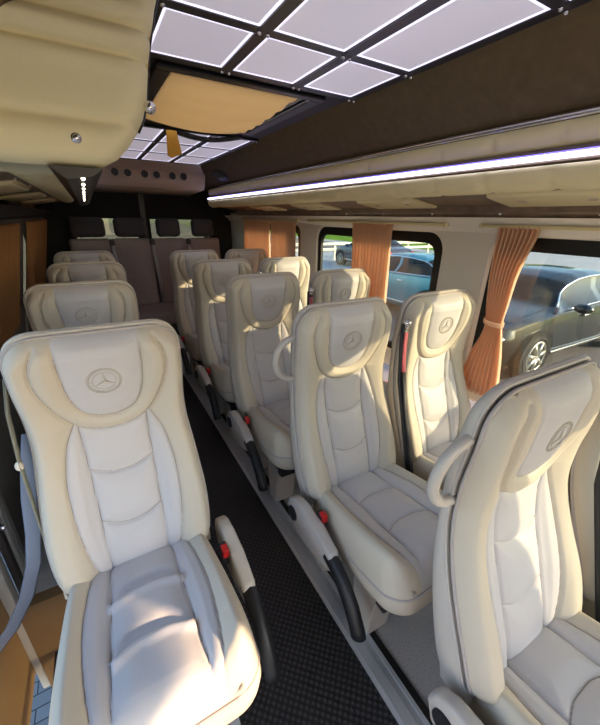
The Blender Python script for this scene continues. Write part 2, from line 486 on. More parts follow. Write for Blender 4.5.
def cush_h(S, T, deep):
    d = dist_poly(S, T, COUT[:len(COUT)])
    df = LC - T
    r = 0.045
    e = np.sqrt(np.clip(1 - np.clip(1 - d / r, 0, 1) ** 2, 0, 1))
    ef = np.sqrt(np.clip(1 - np.clip(1 - df / 0.09, 0, 1) ** 2, 0, 1))
    f = T / LC; u = np.abs(S) / .215
    bol = 0.026 * np.clip((u - .45) / .4, 0, 1) ** 1.4
    dm = np.full(S.shape, 1e9)
    for c in CSEAMS[:4]: dm = np.minimum(dm, dist_poly(S, T, c))
    dx = np.minimum(dist_poly(S, T, cx1), dist_poly(S, T, cx2))
    dm = np.minimum(dm, dx)
    puff = (0.010 * (1 - np.exp(-(dm / 0.03) ** 2)) - 0.007 * np.exp(-(dm / 0.0042) ** 2)) * np.clip((LC - T) / 0.06, 0, 1)
    if deep:       # slack leather: the pads overlap the crease towards the front
        for c, a in ((cx1, .012), (cx2, .013)):
            dd = dist_poly(S, T, c); ci = np.interp(S, c[:, 0], c[:, 1])
            side = np.where(T > ci, 1.0, -.35)
            puff = puff + a * side * np.exp(-((dd - 0.016) / 0.016) ** 2) * (u < .46)
    return (0.05 + bol) * e + 0.035 * ef + puff * np.clip(d / 0.02, 0, 1)

def cpt(s, r, h): return CB + CT * r + CN * h + Vector((s, 0, 0))

def build_cushion(parent, deep):
    NU, NT = 101, 141
    x = np.linspace(-1, 1, NU); u = x * (1.28 - .28 * x * x)
    tl = np.linspace(0, 1, NT); tl = LC * (1 - (1 - tl) ** 1.25)
    S = u[None, :] * chalf(tl)[:, None]; T = np.repeat(tl[:, None], NU, 1)
    Hh = cush_h(S, T, deep)
    P = [cpt(S[i, j], T[i, j], Hh[i, j]) for i in range(NT) for j in range(NU)]
    cp = np.vstack([ccl, ccr[::-1]]); wl = np.vstack([cwl, ccl[::-1]]); wr = np.vstack([cwr, ccr[::-1]])
    cp[-1, 1] += .01
    Sc = (S[:-1, :-1] + S[1:, 1:]) / 2; Tc = (T[:-1, :-1] + T[1:, 1:]) / 2
    R = np.zeros(Sc.shape, int); R[inside(Sc, Tc, cp)] = 1; R[inside(Sc, Tc, wl) | inside(Sc, Tc, wr)] = 2
    faces = []; reg = []
    for i in range(NT - 1):
        for j in range(NU - 1):
            a = i * NU + j; faces.append((a, a + 1, a + NU + 1, a + NU)); reg.append(R[i, j])
    # skirt with a rolled lower edge, and bottom cap
    ring = [i * NU for i in range(NT)][::-1] + [i * NU + NU - 1 for i in range(NT)]
    ring = [(NT - 1) * NU + j for j in range(NU)][::-1][0:0] + [i * NU for i in range(NT)] + [(NT - 1) * NU + j for j in range(1, NU)] + [i * NU + NU - 1 for i in range(NT - 2, -1, -1)] + [j for j in range(NU - 2, 0, -1)]
    prev = ring
    for dh, ins in ((-.012, -.004), (-.04, -.006), (-.062, -.002), (-.078, .012), (-.084, .035)):
        cur = []
        for idx in ring:
            i, j = divmod(idx, NU); s, r = S[i, j], T[i, j]
            k = 1 - ins / .215
            cur.append(len(P)); P.append(cpt(s * k, min(max(r, 0.0), LC) * (1 - ins / LC) , dh + 0.02 * (1 - r / LC)))
        n = len(ring)
        for a in range(n):
            faces.append((prev[a], prev[(a + 1) % n], cur[(a + 1) % n], cur[a])); reg.append(0)
        prev = cur
    faces.append(tuple(prev)); reg.append(0)
    o = region_split(P, faces, reg, [('seat_cushion', M['cream']), ('centre_pad', M['white']), ('side_pad', M['white'])], '', parent)
    seam_lines(o[0], [c[(c[:, 1] > .01) & (c[:, 1] < LC * .90)] for c in (ccl, ccr, cwl, cwr)] + [cx1, cx2], lambda S, T: cush_h(S, T, deep), cpt)
    # piping along the cushion edge
    pr = [(-a, b) for a, b in zip(chalf(_rr), _rr)] + [(a, b) for a, b in zip(chalf(_rr), _rr)][::-1]
    q = []
    for s, r in pr: q.append(cpt(s * 1.012, r + 0.004 * (r / LC), -0.004))
    tube('piping', q, 0.0042, M['seam'], o[0], 6)
    return o[0]

def make_seat(side, deep, armrest, handle, guide, shellm, strap=False):
    """side: +1 / -1 is where the aisle lies (local x)"""
    root = empty('coach_seat')
    b = build_backrest(root)
    build_emblem(b[0])
    seam_lines(b[0], [horse[4:-4], inner[5:-5], colL[:-8], colR[:-8], wingL[:-8], wingR[:-8], arc1, arc2], back_h, back_pt)
    outline_tube('piping', b[0], lambda t: float(he_f(t / HB)) - .026, 0.0045, M['seam'], 1.0)
    outline_tube('piping', b[0], lambda t: float(he_f(t / HB)) - .040, 0.0035, M['shellw'], 1.016)
    build_shell(root, shellm)
    build_cushion(root, deep)
    # seat frame and pedestal
    bm = bmesh.new()
    add_box(bm, (-.175, -.36, .215), (.175, .05, .262), 0.008)
    obj_bm('seat_frame', bm, M['dark'], root)
    for sx in (-.125, .125):
        bm = bmesh.new()
        poly = [(-.30, 0.0), (-.235, 0.0), (-.22, .10), (-.20, .25), (-.33, .25), (-.31, .10)]
        add_prism(bm, poly, 'x', sx - .055, sx + .055)
        bmesh.ops.bevel(bm, geom=bm.edges[:], offset=.008, segments=2, affect='EDGES')
        autosmooth(obj_bm('leg', bm, M['shellw'], root))
        bm = bmesh.new()
        poly = [(-.02, 0.0), (.05, 0.0), (.05, .25), (-.06, .25)]
        add_prism(bm, poly, 'x', sx - .05, sx + .05)
        bmesh.ops.bevel(bm, geom=bm.edges[:], offset=.008, segments=2, affect='EDGES')
        autosmooth(obj_bm('leg', bm, M['shellw'], root))
    if armrest:
        x0 = side * .250; x1 = side * .292
        lo, hi = min(x0, x1), max(x0, x1)
        arm = prism('armrest', [(.105, .355), (.09, .395), (.05, .420), (.00, .428), (-.10, .412), (-.20, .385), (-.215, .315), (-.12, .28), (.02, .270), (.085, .295)], 'x', lo, hi, shellm, root, 0.012, 3)
        bm = bmesh.new()
        pts = [(side * .272, -.17, .355), (side * .272, -.21, .342), (side * .272, -.26, .312), (side * .272, -.31, .262), (side * .272, -.345, .205), (side * .272, -.355, .185)]
        add_tube(bm, pts, 1, 16, flat=(0.023, 0.030, (0, -.6, .8)))
        obj_bm('grip', bm, M['black'], arm, True)
        bm = bmesh.new(); add_disc(bm, (side * .292, .050, .350), .030, 'x', .012); obj_bm('pivot_cap', bm, M['black'], arm)
    bk = empty('x'); bpy.data.objects.remove(bk)
    bm = bmesh.new(); add_box(bm, (side * .236 - .011, -.085, .36), (side * .236 + .011, -.045, .425), .004)
    bu = obj_bm('belt_buckle', bm, M['dark'], root)
    bm = bmesh.new(); add_box(bm, (side * .236 - .010, -.092, .400), (side * .236 + .010, -.062, .432), .003)
    obj_bm('release_button', bm, M['red'], bu)
    if handle:
        pts = []
        for a in np.linspace(-.5 * PI, .5 * PI, 17):
            pts.append(back_pt(side * (.200 + .088 * max(0, math.cos(a)) ** .8), .755 * HB + .088 * math.sin(a), -.012))
        tube('grab_handle', pts, .0125, shellm, root, 12)
    if guide:
        gx = -side * .252
        def gp(t, h): return back_pt(gx, t, h)
        tube('belt_guide', [gp(-.04, .135), gp(.2, .125), gp(.45, .10), gp(.66, .080), gp(.735, .072)], 1, M['black'], root, 10, flat=(.020, .011, NDIR))
        tube('belt_strap', [gp(.70, .087), gp(.64, .094), gp(.56, .103), gp(.50, .110)], 1, M['pstrap'], root, 8, flat=(.011, .003, NDIR))
        tube('belt_strap', [gp(.50, .111), gp(.3, .130), gp(.1, .143), gp(-.03, .149)], 1, M['dark'], root, 8, flat=(.011, .003, NDIR))
        bm = bmesh.new(); add_ball(bm, gp(.745, .080), .016); add_tube(bm, [gp(.715, .078), gp(.755, .076)], .012, 12)
        obj_bm('belt_bolt', bm, M['chrome'], root, True)
    if strap:
        gx = -side * .232
        g = [(gx + .012, .70, -.01), (gx - .006, .60, .0), (gx - .012, .45, .015), (gx - .004, .25, .03), (gx + .012, .05, .045), (gx + .026, -.02, .05)]
        for off in (0, .022):
            tube('belt_strap', [back_pt(a - off * .3, t, h - off) for a, t, h in g], 1, M['strap'], root, 8, flat=(.018, .0025, (1, 0, 0)))
        bm = bmesh.new(); add_ball(bm, back_pt(gx - .014, .44, .022), .015, 12, (.7, .7, 1.0))
        obj_bm('belt_clip', bm, M['shell'], root, True)
    return root

GS = 'cream leather coach seats'
def place(o, x, y, label, rz=0.0):
    o.location = (x, y, 0); o.rotation_euler = (0, 0, rz)
    tag(o, label, 'seat', GS)

XL, XA, XW = -0.035, 0.795, 1.300
# single seats to the left of the aisle
sl = make_seat(1, True, True, False, False, M['shell'], strap=True)
rows = [(0.88, 'large white leather seat in the foreground beside the open side door and hanging belt'),
        (1.66, 'white leather seat directly behind the front single seat, second in the single column'),
        (2.45, 'cream leather seat third in the single column left of the aisle'),
        (3.25, 'shaded cream seat last in the single column, in front of the grey rear bench')]
for k, (y, lb) in enumerate(rows): place(sl if k == 0 else copy_tree(sl), (XL, -.075, -.052, -.065)[k], y, lb)
# aisle seats of the right-hand pairs
sa = make_seat(-1, False, True, True, True, M['shellw'])
rows = [(0.13, 'cream leather seat in the near right corner, cut off at its outer side'),
        (0.84, 'grey-white aisle seat with its whole cushion visible, beside the peach sunlit window seat'),
        (1.58, 'greyish leather aisle seat second behind the near right corner seat'),
        (2.31, 'shaded aisle seat third behind the near right corner seat'),
        (3.10, 'dim aisle seat last of the paired column, in front of the grey rear bench')]
for k, (y, lb) in enumerate(rows):
    o = sa if k == 0 else copy_tree(sa)
    place(o, XA + (.008 if k == 0 else 0), y, lb)
    if k > 1:
        for ch in list(o.children):
            if ch.name.startswith('grab_handle'): bpy.data.objects.remove(ch)
# window seats of the pairs
sw = make_seat(1, False, False, False, False, M['shellw'])
rows = [(0.11, 'seat at the right frame edge beyond the near corner seat, mostly out of view'),
        (0.82, 'sunlit peach-toned window seat between the belt guide and the tied curtain'),
        (1.56, 'window seat half sunlit and half shaded below the middle window curtain'),
        (2.30, 'sunlit window seat in front of the closed orange curtain'),
        (3.10, 'dim mauve-looking window seat last of its column by the closed orange curtain')]
for k, (y, lb) in enumerate(rows): place(sw if k == 0 else copy_tree(sw), XW, y, lb)

# ------------------------------------------------------------------ cabin shell
XR, XLW, YB, YF = 1.62, -0.48, 4.62, -0.55
def struct(o): o['kind'] = 'structure'; return o
Z = lambda z: z + H0
# floor
struct(box('floor', (-.30, YF - 1.2, -.06), (XR + .05, YB, 0.0), M['vinyl']))
struct(box('floor_rear', (XLW - .05, 1.32, -.06), (-.30, YB, 0.0), M['vinyl']))
struct(box('trim_1', (.135, YF - 1.2, 0.0), (.553, 4.0, .006), M['rub']))['label'] = 'black ribbed rubber aisle runner'
o = struct(prism('trim_2', [(.553, 0), (.553, .012), (.566, .016), (.60, .016), (.603, .010), (.62, .010), (.622, .014), (.634, .014), (.634, 0)], 'y', YF - 1.2, 4.0, M['alu']))
o = struct(box('trim_3', (.634, YF - 1.2, 0.0), (.660, 4.0, .010), M['gasket']))
o = struct(prism('trim_4', [(.075, 0), (.075, .014), (.135, .014), (.135, 0)], 'y', YF - 1.2, 4.0, M['alu']))

# right wall with window openings: (y0, y1)
W_LO, W_HI = Z(-.785), Z(-.068)
wins = [(-.70, 1.00), (1.31, 2.52), (2.83, 3.98)]
def rrect(y0, y1, z0, z1, r, n=7):
    pts = []
    for cy, cz, a0 in ((y1 - r, z1 - r, 0), (y0 + r, z1 - r, .5 * PI), (y0 + r, z0 + r, PI), (y1 - r, z0 + r, 1.5 * PI)):
        for k in range(n): a = a0 + .5 * PI * k / (n - 1); pts.append((cy + r * math.cos(a), cz + r * math.sin(a)))
    return pts
def wall_with_holes(name, x, xout, y0, y1, z0, z1, holes, r, m, bev=.03):
    """slab between x (inner) and xout with rounded window openings; built cell by cell around each hole"""
    bm = bmesh.new()
    def quad(p): bm.faces.new([bm.verts.new(q) for q in p])
    cuts = [y0] + [v for h in holes for v in ((h[0] - .06), (h[1] + .06))] + [y1]
    for i in range(0, len(cuts), 2):
        a, b = cuts[i], cuts[i + 1]
        if b > a: 
            quad([(x, a, z0), (x, b, z0), (x, b, z1), (x, a, z1)]); quad([(xout, a, z0), (xout, b, z0), (xout, b, z1), (xout, a, z1)])
    for (a, b, lo, hi) in holes:
        inner = rrect(a, b, lo, hi, r); n = len(inner)
        A, B, L, Hh = a - .06, b + .06, z0, z1
        def outer(p):
            cy, cz = (a + b) / 2, (lo + hi) / 2
            dy, dz = p[0] - cy, p[1] - cz
            k = min(((B - A) / 2) / abs(dy) if abs(dy) > 1e-9 else 1e9, ((Hh - cz) if dz > 0 else (cz - L)) / abs(dz) if abs(dz) > 1e-9 else 1e9)
            return (cy + dy * k, cz + dz * k)
        flange = [((p[0] - (a + b) / 2) * (1 + .05 / (b - a)) + (a + b) / 2, (p[1] - (lo + hi) / 2) * (1 + .05 / (hi - lo)) + (lo + hi) / 2) for p in inner]
        outs = [outer(p) for p in flange]
        corners = [(B, Hh), (A, Hh), (A, L), (B, L)]
        for k in range(n):
            q = (k + 1) % n
            for xx, fl in ((x, flange), (xout, flange)):
                o0, o1 = outs[k], outs[q]
                poly = [(xx, *fl[k]), (xx, *fl[q]), (xx, *o1)]
                if abs(o0[0] - o1[0]) > 1e-6 and abs(o0[1] - o1[1]) > 1e-6:
                    c = min(corners, key=lambda c: abs(c[0] - (o0[0] + o1[0]) / 2) + abs(c[1] - (o0[1] + o1[1]) / 2)); poly.append((xx, *c))
                poly.append((xx, *o0)); quad(poly)
            quad([(x, *flange[k]), (x, *flange[q]), (x + (xout - x) * .4, *inner[q]), (x + (xout - x) * .4, *inner[k])])
            quad([(xout, *flange[k]), (xout, *flange[q]), (x + (xout - x) * .4, *inner[q]), (x + (xout - x) * .4, *inner[k])])
    bmesh.ops.remove_doubles(bm, verts=bm.verts[:], dist=1e-5)
    return struct(obj_bm(name, bm, m))
wall_with_holes('wall_right', XR, XR + .07, -.80, YB, -.06, Z(.06), [(a, b, W_LO, W_HI) for a, b in wins], .10, M['wall'])
for i, (a, b) in enumerate(wins):
    root = struct(empty('window_%d' % (i + 1), (XR, (a + b) / 2, W_LO)))
    inn = rrect(a + .035, b - .035, W_LO + .035, W_HI - .045, .07); out = rrect(a - .012, b + .012, W_LO - .012, W_HI + .012, .10)
    bm = bmesh.new(); n = len(inn); x = XR + .012; c = Vector(root.location)
    fr = [[bm.verts.new(Vector((xx, *p)) - c) for p in L] for xx, L in ((x + .02, out), (x, out), (x, inn), (x + .02, inn))]
    for A, B in zip(fr, fr[1:] + fr[:1]):
        for k in range(n): bm.faces.new((A[k], A[(k + 1) % n], B[(k + 1) % n], B[k]))
    obj_bm('window_frame', bm, M['gasket'], root)
    bm = bmesh.new(); pl = [(p[0] - c.y, p[1] - c.z) for p in rrect(a + .02, b - .02, W_LO + .02, W_HI - .03, .075)]
    add_prism(bm, pl, 'x', .02, .025); obj_bm('pane', bm, M['glass'], root)
# driver's door opening further forward, unseen, edges set by where sun should fall
struct(box('wall_right_front', (XR, -1.10, -.06), (XR + .07, -.80, Z(.30)), M['wall']))
struct(box('wall_right_cab', (XR, -2.1, -.06), (XR + .07, -1.10, Z(-.62)), M['wall']))
struct(box('wall_left_cab', (XLW - .07, -2.1, -.06), (XLW, -.35, Z(-.62)), M['wall']))
struct(box('wall_left_front', (XLW - .07, -.55, Z(-.62)), (XLW, -.35, Z(.30)), M['wall']))
struct(box('wall_right_sun_block', (XR, -2.1, Z(-.165)), (XR + .07, -1.10, Z(.30)), M['wall']))  # unseen header added to block sun from the front seat's left side
struct(box('wall_front', (XLW - .07, -2.2, -.06), (XR + .07, -2.1, Z(-.65)), M['dark']))
# valance between window heads and the walnut strip
struct(prism('trim_5', [(1.53, Z(.02)), (1.62, Z(.02)), (1.62, Z(-.03)), (1.60, Z(-.045)), (1.585, Z(-.02))], 'y', YF, YB, M['wall']))
# wheel-height ledge at the wall foot
struct(prism('baseboard_right', [(1.50, 0), (1.50, .20), (1.56, .30), (1.62, .32), (1.62, 0)], 'y', YF, YB, M['wall']))
# ceiling: black flat and felt slopes
bm = bmesh.new()
for lo, hi in (((.05, -2.1), (1.05, 1.44)), ((.05, 2.15), (1.05, YB)), ((.05, 1.44), (.32, 2.15)), ((.86, 1.44), (1.05, 2.15))):
    add_box(bm, (lo[0], lo[1], Z(.452)), (hi[0], hi[1], Z(.48)))
struct(obj_bm('ceiling', bm, M['roof']))
struct(prism('ceiling_right', [(1.02, Z(.452)), (1.05, Z(.49)), (1.75, Z(.32)), (1.70, Z(.05)), (1.60, Z(.05)), (1.60, Z(.262)), (1.225, Z(.292)), (1.12, Z(.38))], 'y', -2.1, YB, M['felt']))
struct(prism('ceiling_left', [(.07, Z(.452)), (.05, Z(.49)), (-.62, Z(.32)), (-.57, Z(.05)), (-.46, Z(.05)), (-.46, Z(.262)), (-.10, Z(.296)), (.01, Z(.38))], 'y', -2.1, YB, M['felt']))
# rear wall and doors
rw0 = Z(-.40); 
bm = bmesh.new()
for a, b, lo, hi in ((XLW - .1, -.12, -.06, Z(.5)), (1.27, XR + .1, -.06, Z(.5)), (-.12, 1.27, Z(-.04), Z(.5)), (-.12, 1.27, -.06, Z(-.46)), (.50, .64, Z(-.46), Z(-.04))):
    add_box(bm, (a, YB, lo), (b, YB + .06, hi))
struct(obj_bm('wall_rear', bm, M['wallrear']))
struct(box('trim_6', (.545, YB - .03, Z(-.5)), (.60, YB, Z(.30)), M['gasket']))
for i, (a, b) in enumerate(((-.12, .50), (.64, 1.27))):
    struct(box('window_%d' % (i + 4), (a, YB + .02, Z(-.46)), (b, YB + .03, Z(-.04)), M['glassdark']))
# left wall behind the sliding-door opening (starts at Y 1.3)
wl = [(1.50, 2.50), (3.14, 4.35)]
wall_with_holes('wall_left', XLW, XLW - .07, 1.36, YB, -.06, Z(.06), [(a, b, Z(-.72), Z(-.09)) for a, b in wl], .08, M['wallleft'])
for i, (a, b) in enumerate(wl):
    struct(box('window_%d' % (i + 6), (XLW - .055, a - .02, Z(-.74)), (XLW - .05, b + .02, Z(-.07)), M['glassdark']))
struct(prism('trim_7', [(-.30, Z(.03)), (-.40, Z(.03)), (-.40, Z(-.03)), (-.36, Z(-.035)), (-.32, Z(-.02))], 'y', 1.0, YB, M['wallrear']))

def lean(o, x0):
    o.matrix_world = Matrix.Translation((-.36, 0, Z(0))) @ Matrix.Rotation(math.radians(13), 4, 'Y') @ Matrix.Translation((-x0, 0, -Z(0))) @ Matrix.Translation(o.location)
for o in list(COL.objects):
    if o.name in ('wall_left', 'window_6', 'window_7'): lean(o, XLW)
# ------------------------------------------------------------------ curtains
def curtain(name, x, prof, folds, amp, m, label, tie=None, group=None, cat='curtain', skew=0):
    """prof: list of (z, y_start, y_end, amplitude factor); pleats run down the cloth"""
    c = Vector((x, (prof[0][1] + prof[0][2]) / 2, prof[-1][0])); NC = folds * 10; pr = catmull([(p[0], p[1], p[2], p[3]) for p in prof], 10)
    bm = bmesh.new(); rows = []
    ph = np.cumsum(0.7 + 0.6 * np.random.rand(NC + 1)); ph = ph / ph[-1] * folds * 2 * PI
    for z, a, b, k in pr:
        rows.append([bm.verts.new(Vector((x - amp * k * math.sin(ph[j] + .3 * math.sin(z * 5)), a + (b - a) * j / NC, z)) - c) for j in range(NC + 1)])
    for A, B in zip(rows[:-1], rows[1:]):
        for j in range(NC): bm.faces.new((A[j], A[j + 1], B[j + 1], B[j]))
    o = empty(name, c, label, cat, group)
    cl = obj_bm('cloth', bm, m, o, True)
    sol = cl.modifiers.new('thickness', 'SOLIDIFY'); sol.thickness = .0015
    if tie is not None:
        z, a, b = tie
        pts = [Vector((x + .036 * math.cos(t), (a + b) / 2 + (b - a) / 2 * 1.06 * math.sin(t), z + .006 * math.sin(t))) - c for t in np.linspace(0, 2 * PI, 28, endpoint=False)]
        tube('tie_band', pts, 1, m, o, 8, True, flat=(.0016, .012, (0, 0, 1)))
    return o
cg = 'window curtains'
xc = 1.565
curtain('curtain', xc, [(Z(-.015), 0.795, 0.970, 1.0), (Z(-.06), 0.800, 0.970, .8), (Z(-.2), 0.835, 0.965, .8), (Z(-.34), 0.845, 0.950, .6), (Z(-.43), 0.850, 0.935, .45), (Z(-.50), 0.835, 0.940, .6), (Z(-.62), 0.810, 0.980, .9), (Z(-.80), 0.785, 1.010, 1.1)], 9, .022, M['curt'], 'orange pleated curtain tied in at the middle beside the window with the dark car', (Z(-.43), .85, .935), cg)
curtain('curtain', xc, [(Z(-.02), 1.610, 2.010, 1.0), (Z(-.06), 1.620, 2.000, .7), (Z(-.4), 1.610, 1.980, 1.0), (Z(-.80), 1.600, 1.990, 1.1)], 12, .020, M['curt'], 'orange curtain hanging straight across the middle of the window with the teal car', None, cg)
curtain('curtain', xc, [(Z(-.03), 2.80, 3.30, 1.0), (Z(-.08), 2.80, 3.30, .8), (Z(-.5), 2.80, 3.30, 1.0), (Z(-.80), 2.80, 3.30, 1.1)], 12, .020, M['curt'], 'nearer half of the closed orange curtains on the rear right window', None, cg)
curtain('curtain', xc, [(Z(-.03), 3.32, 4.02, 1.0), (Z(-.08), 3.32, 4.02, .8), (Z(-.5), 3.32, 4.02, 1.0), (Z(-.80), 3.32, 4.02, 1.1)], 14, .020, M['curt'], 'farther half of the closed orange curtains on the rear right window', None, cg)
for y0, y1, n, lb in ((1.46, 2.60, 18, 'tan curtain drawn over the nearer left side window'), (3.08, 3.36, 5, 'narrow tan curtain on the near side of the farther left window'), (3.43, 4.36, 12, 'tan curtain on the far side of the farther left window')):
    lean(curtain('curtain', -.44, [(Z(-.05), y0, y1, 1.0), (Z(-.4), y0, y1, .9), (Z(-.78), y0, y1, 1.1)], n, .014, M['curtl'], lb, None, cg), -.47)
def crail(x, y0, y1, z, label):
    o = empty('curtain_rail', (x, (y0 + y1) / 2, z), label, 'curtain rail', 'curtain rails')
    box('track', (-.012, -(y1 - y0) / 2, -.006), (.012, (y1 - y0) / 2, .008), M['console'], o, .003)
    for s in (-1, 1): box('end_cap', (-.015, s * (y1 - y0) / 2 - .008, -.009), (.015, s * (y1 - y0) / 2 + .008, .011), M['console'], o, .003)
crail(xc, -.7, 1.05, Z(-.016), 'cream curtain rail above the window with the dark car')
crail(xc, 1.25, 2.58, Z(-.016), 'cream curtain rail above the window with the teal car')
crail(xc, 2.76, 4.05, Z(-.016), 'cream curtain rail above the closed orange curtains')

# ------------------------------------------------------------------ ceiling light panels
cols = [(.235, .468), (.496, .730), (.766, .988)]
cols_n = ['column nearest the padded end cabinet', 'middle column', 'column nearest the brown felt slope']
def panel(x0, x1, y0, y1, label, group, z=Z(.449)):
    c = ((x0 + x1) / 2, (y0 + y1) / 2, z); hx, hy = (x1 - x0) / 2 - .005, (y1 - y0) / 2 - .004
    o = empty('ceiling_light_panel', c, label, 'ceiling light', group)
    bm = bmesh.new(); add_box(bm, (-hx + .006, -hy + .006, -.006), (hx - .006, hy - .006, .002), .002); obj_bm('diffuser', bm, M['led'], o)
    bm = bmesh.new()
    add_tube(bm, [(-hx, -hy, -.004), (hx, -hy, -.004), (hx, hy, -.004), (-hx, hy, -.004)], .0001, 4, True) if False else None
    for lo, hi in (((-hx, -hy), (hx, -hy + .007)), ((-hx, hy - .007), (hx, hy)), ((-hx, -hy + .007), (-hx + .007, hy - .007)), ((hx - .007, -hy + .007), (hx, hy - .007))):
        add_box(bm, (lo[0], lo[1], -.007), (hi[0], hi[1], .001))
    obj_bm('edge_light', bm, M['ledrim'], o)
    return o
rowsF = [(1.06, 1.335, 'small', 'row next to the hatch'), (.60, 1.03, 'large', 'second row from the hatch'), (.02, .57, 'large', 'third row from the hatch')]
for (y0, y1, sz, rn) in rowsF:
    for (x0, x1), cn in zip(cols, cols_n):
        panel(x0, x1, y0, y1, f'{sz} glowing ceiling panel in the {rn}, {cn}', 'front ceiling light panels')
rowsR = [(2.34, 2.72, 'row just behind the hatch'), (2.75, 3.17, 'middle row behind the hatch'), (3.20, 3.62, 'rearmost row above the vents')]
for (y0, y1, rn) in rowsR:
    for (x0, x1), cn in zip(cols, cols_n):
        panel(x0, x1, y0, y1, f'small glowing ceiling panel in the {rn}, {cn}', 'rear ceiling light panels')
# black bars carrying the panels, with chrome studs at the crossings
def grid(rows, label):
    xs = [.222, .482, .748, 1.001]; ys = sorted({r[0] - .014 for r in rows} | {r[1] + .014 for r in rows})
    ym = []
    for v in ys:
        if not ym or v - ym[-1] > .05: ym.append(v)
        else: ym[-1] = (ym[-1] + v) / 2
    c = Vector((.612, (ym[0] + ym[-1]) / 2, Z(.452)))
    o = empty('panel_frame', c, label, 'ceiling frame')
    for x in xs:
        box('bar', Vector((x - .017, ym[0] - .012, Z(.440))) - c, Vector((x + .017, ym[-1] + .012, Z(.452))) - c, M['bars'], o)
    for y in ym:
        box('bar', Vector((xs[0], y - .016, Z(.4405))) - c, Vector((xs[-1], y + .016, Z(.4519))) - c, M['bars'], o)
    for x in xs:
        for y in ym:
            for d in (-.012, .012):
                bm = bmesh.new(); add_ball(bm, Vector((x + d, y, Z(.438))) - c, .006, 10); obj_bm('chrome_stud', bm, M['chrome'], o, True)
grid(rowsF, 'black bar grid with chrome studs holding the front ceiling panels')
grid(rowsR, 'black bar grid with chrome studs holding the ceiling panels behind the hatch')

# roof hatch with its amber curtain
hx0, hx1, hy0, hy1 = .33, .87, 1.45, 2.14
c = Vector((.60, 1.80, Z(.45)))
hatch = empty('roof_hatch', c, 'roof hatch with black surround between the two groups of ceiling panels', 'roof hatch')
bm = bmesh.new()
for lo, hi in (((hx0 - .05, hy0 - .04), (hx1 + .05, hy0)), ((hx0 - .05, hy1), (hx1 + .05, hy1 + .05)), ((hx0 - .05, hy0), (hx0, hy1)), ((hx1, hy0), (hx1 + .05, hy1))):
    add_box(bm, Vector((lo[0], lo[1], Z(.438))) - c, Vector((hi[0], hi[1], Z(.4525))) - c, .004)
obj_bm('hatch_surround', bm, M['bars'], hatch)
box('hatch_pane', Vector((hx0 - .03, hy0 - .03, Z(.485))) - c, Vector((hx1 + .03, hy1 + .03, Z(.492))) - c, M['hatchpane'], hatch)
bm = bmesh.new(); add_tube(bm, [Vector((x, 2.23 + .02 * math.sin(PI * (x - .45) / .42), Z(.432) - .03 * math.sin(PI * (x - .45) / .42))) - c for x in np.linspace(.45, .87, 14)], 1, 10, flat=(.03, .012, (0, 0, 1)))
obj_bm('hatch_handle', bm, M['dark'], hatch, True)
bm = bmesh.new(); NX, NY = 60, 40; rows = []
for i in range(NY + 1):
    v = i / NY; row = []
    for j in range(NX + 1):
        u = j / NX
        sag = .052 * math.sin(PI * u) ** .6 * (1.1 * math.sin(PI * .86 * v) + .12 * v) +   .0035 * math.sin(v * 34 + 2 * math.sin(u * 3)) + .004 * math.sin(u * 60) * max(0, u - .86) * 7
        row.append(bm.verts.new(Vector((hx0 - .002 + (hx1 - hx0 - .053) * u + .035 * v * u, hy0 - .005 + (hy1 - hy0 - .03) * v, Z(.440) - sag)) - c))
    rows.append(row)
for A, B in zip(rows[:-1], rows[1:]):
    for j in range(NX): bm.faces.new((A[j], A[j + 1], B[j + 1], B[j]))
hc = obj_bm('cloth', bm, M['hatch'], None, True)
hc.name = 'hatch_curtain'; hc.location = c
tag(hc, 'amber curtain sagging under the roof hatch', 'curtain')
s = hc.modifiers.new('thickness', 'SOLIDIFY'); s.thickness = .002
bm = bmesh.new(); add_prism(bm, [(-.005, 0), (.045, 0), (.062, -.10), (.012, -.125), (-.012, -.115)], 'y', -.003, .003)
st = obj_bm('pull_strap', bm, M['gold'], None, loc=(.44, 2.145, Z(.405))); tag(st, 'mustard yellow strap tab hanging from the hatch curtain', 'strap')

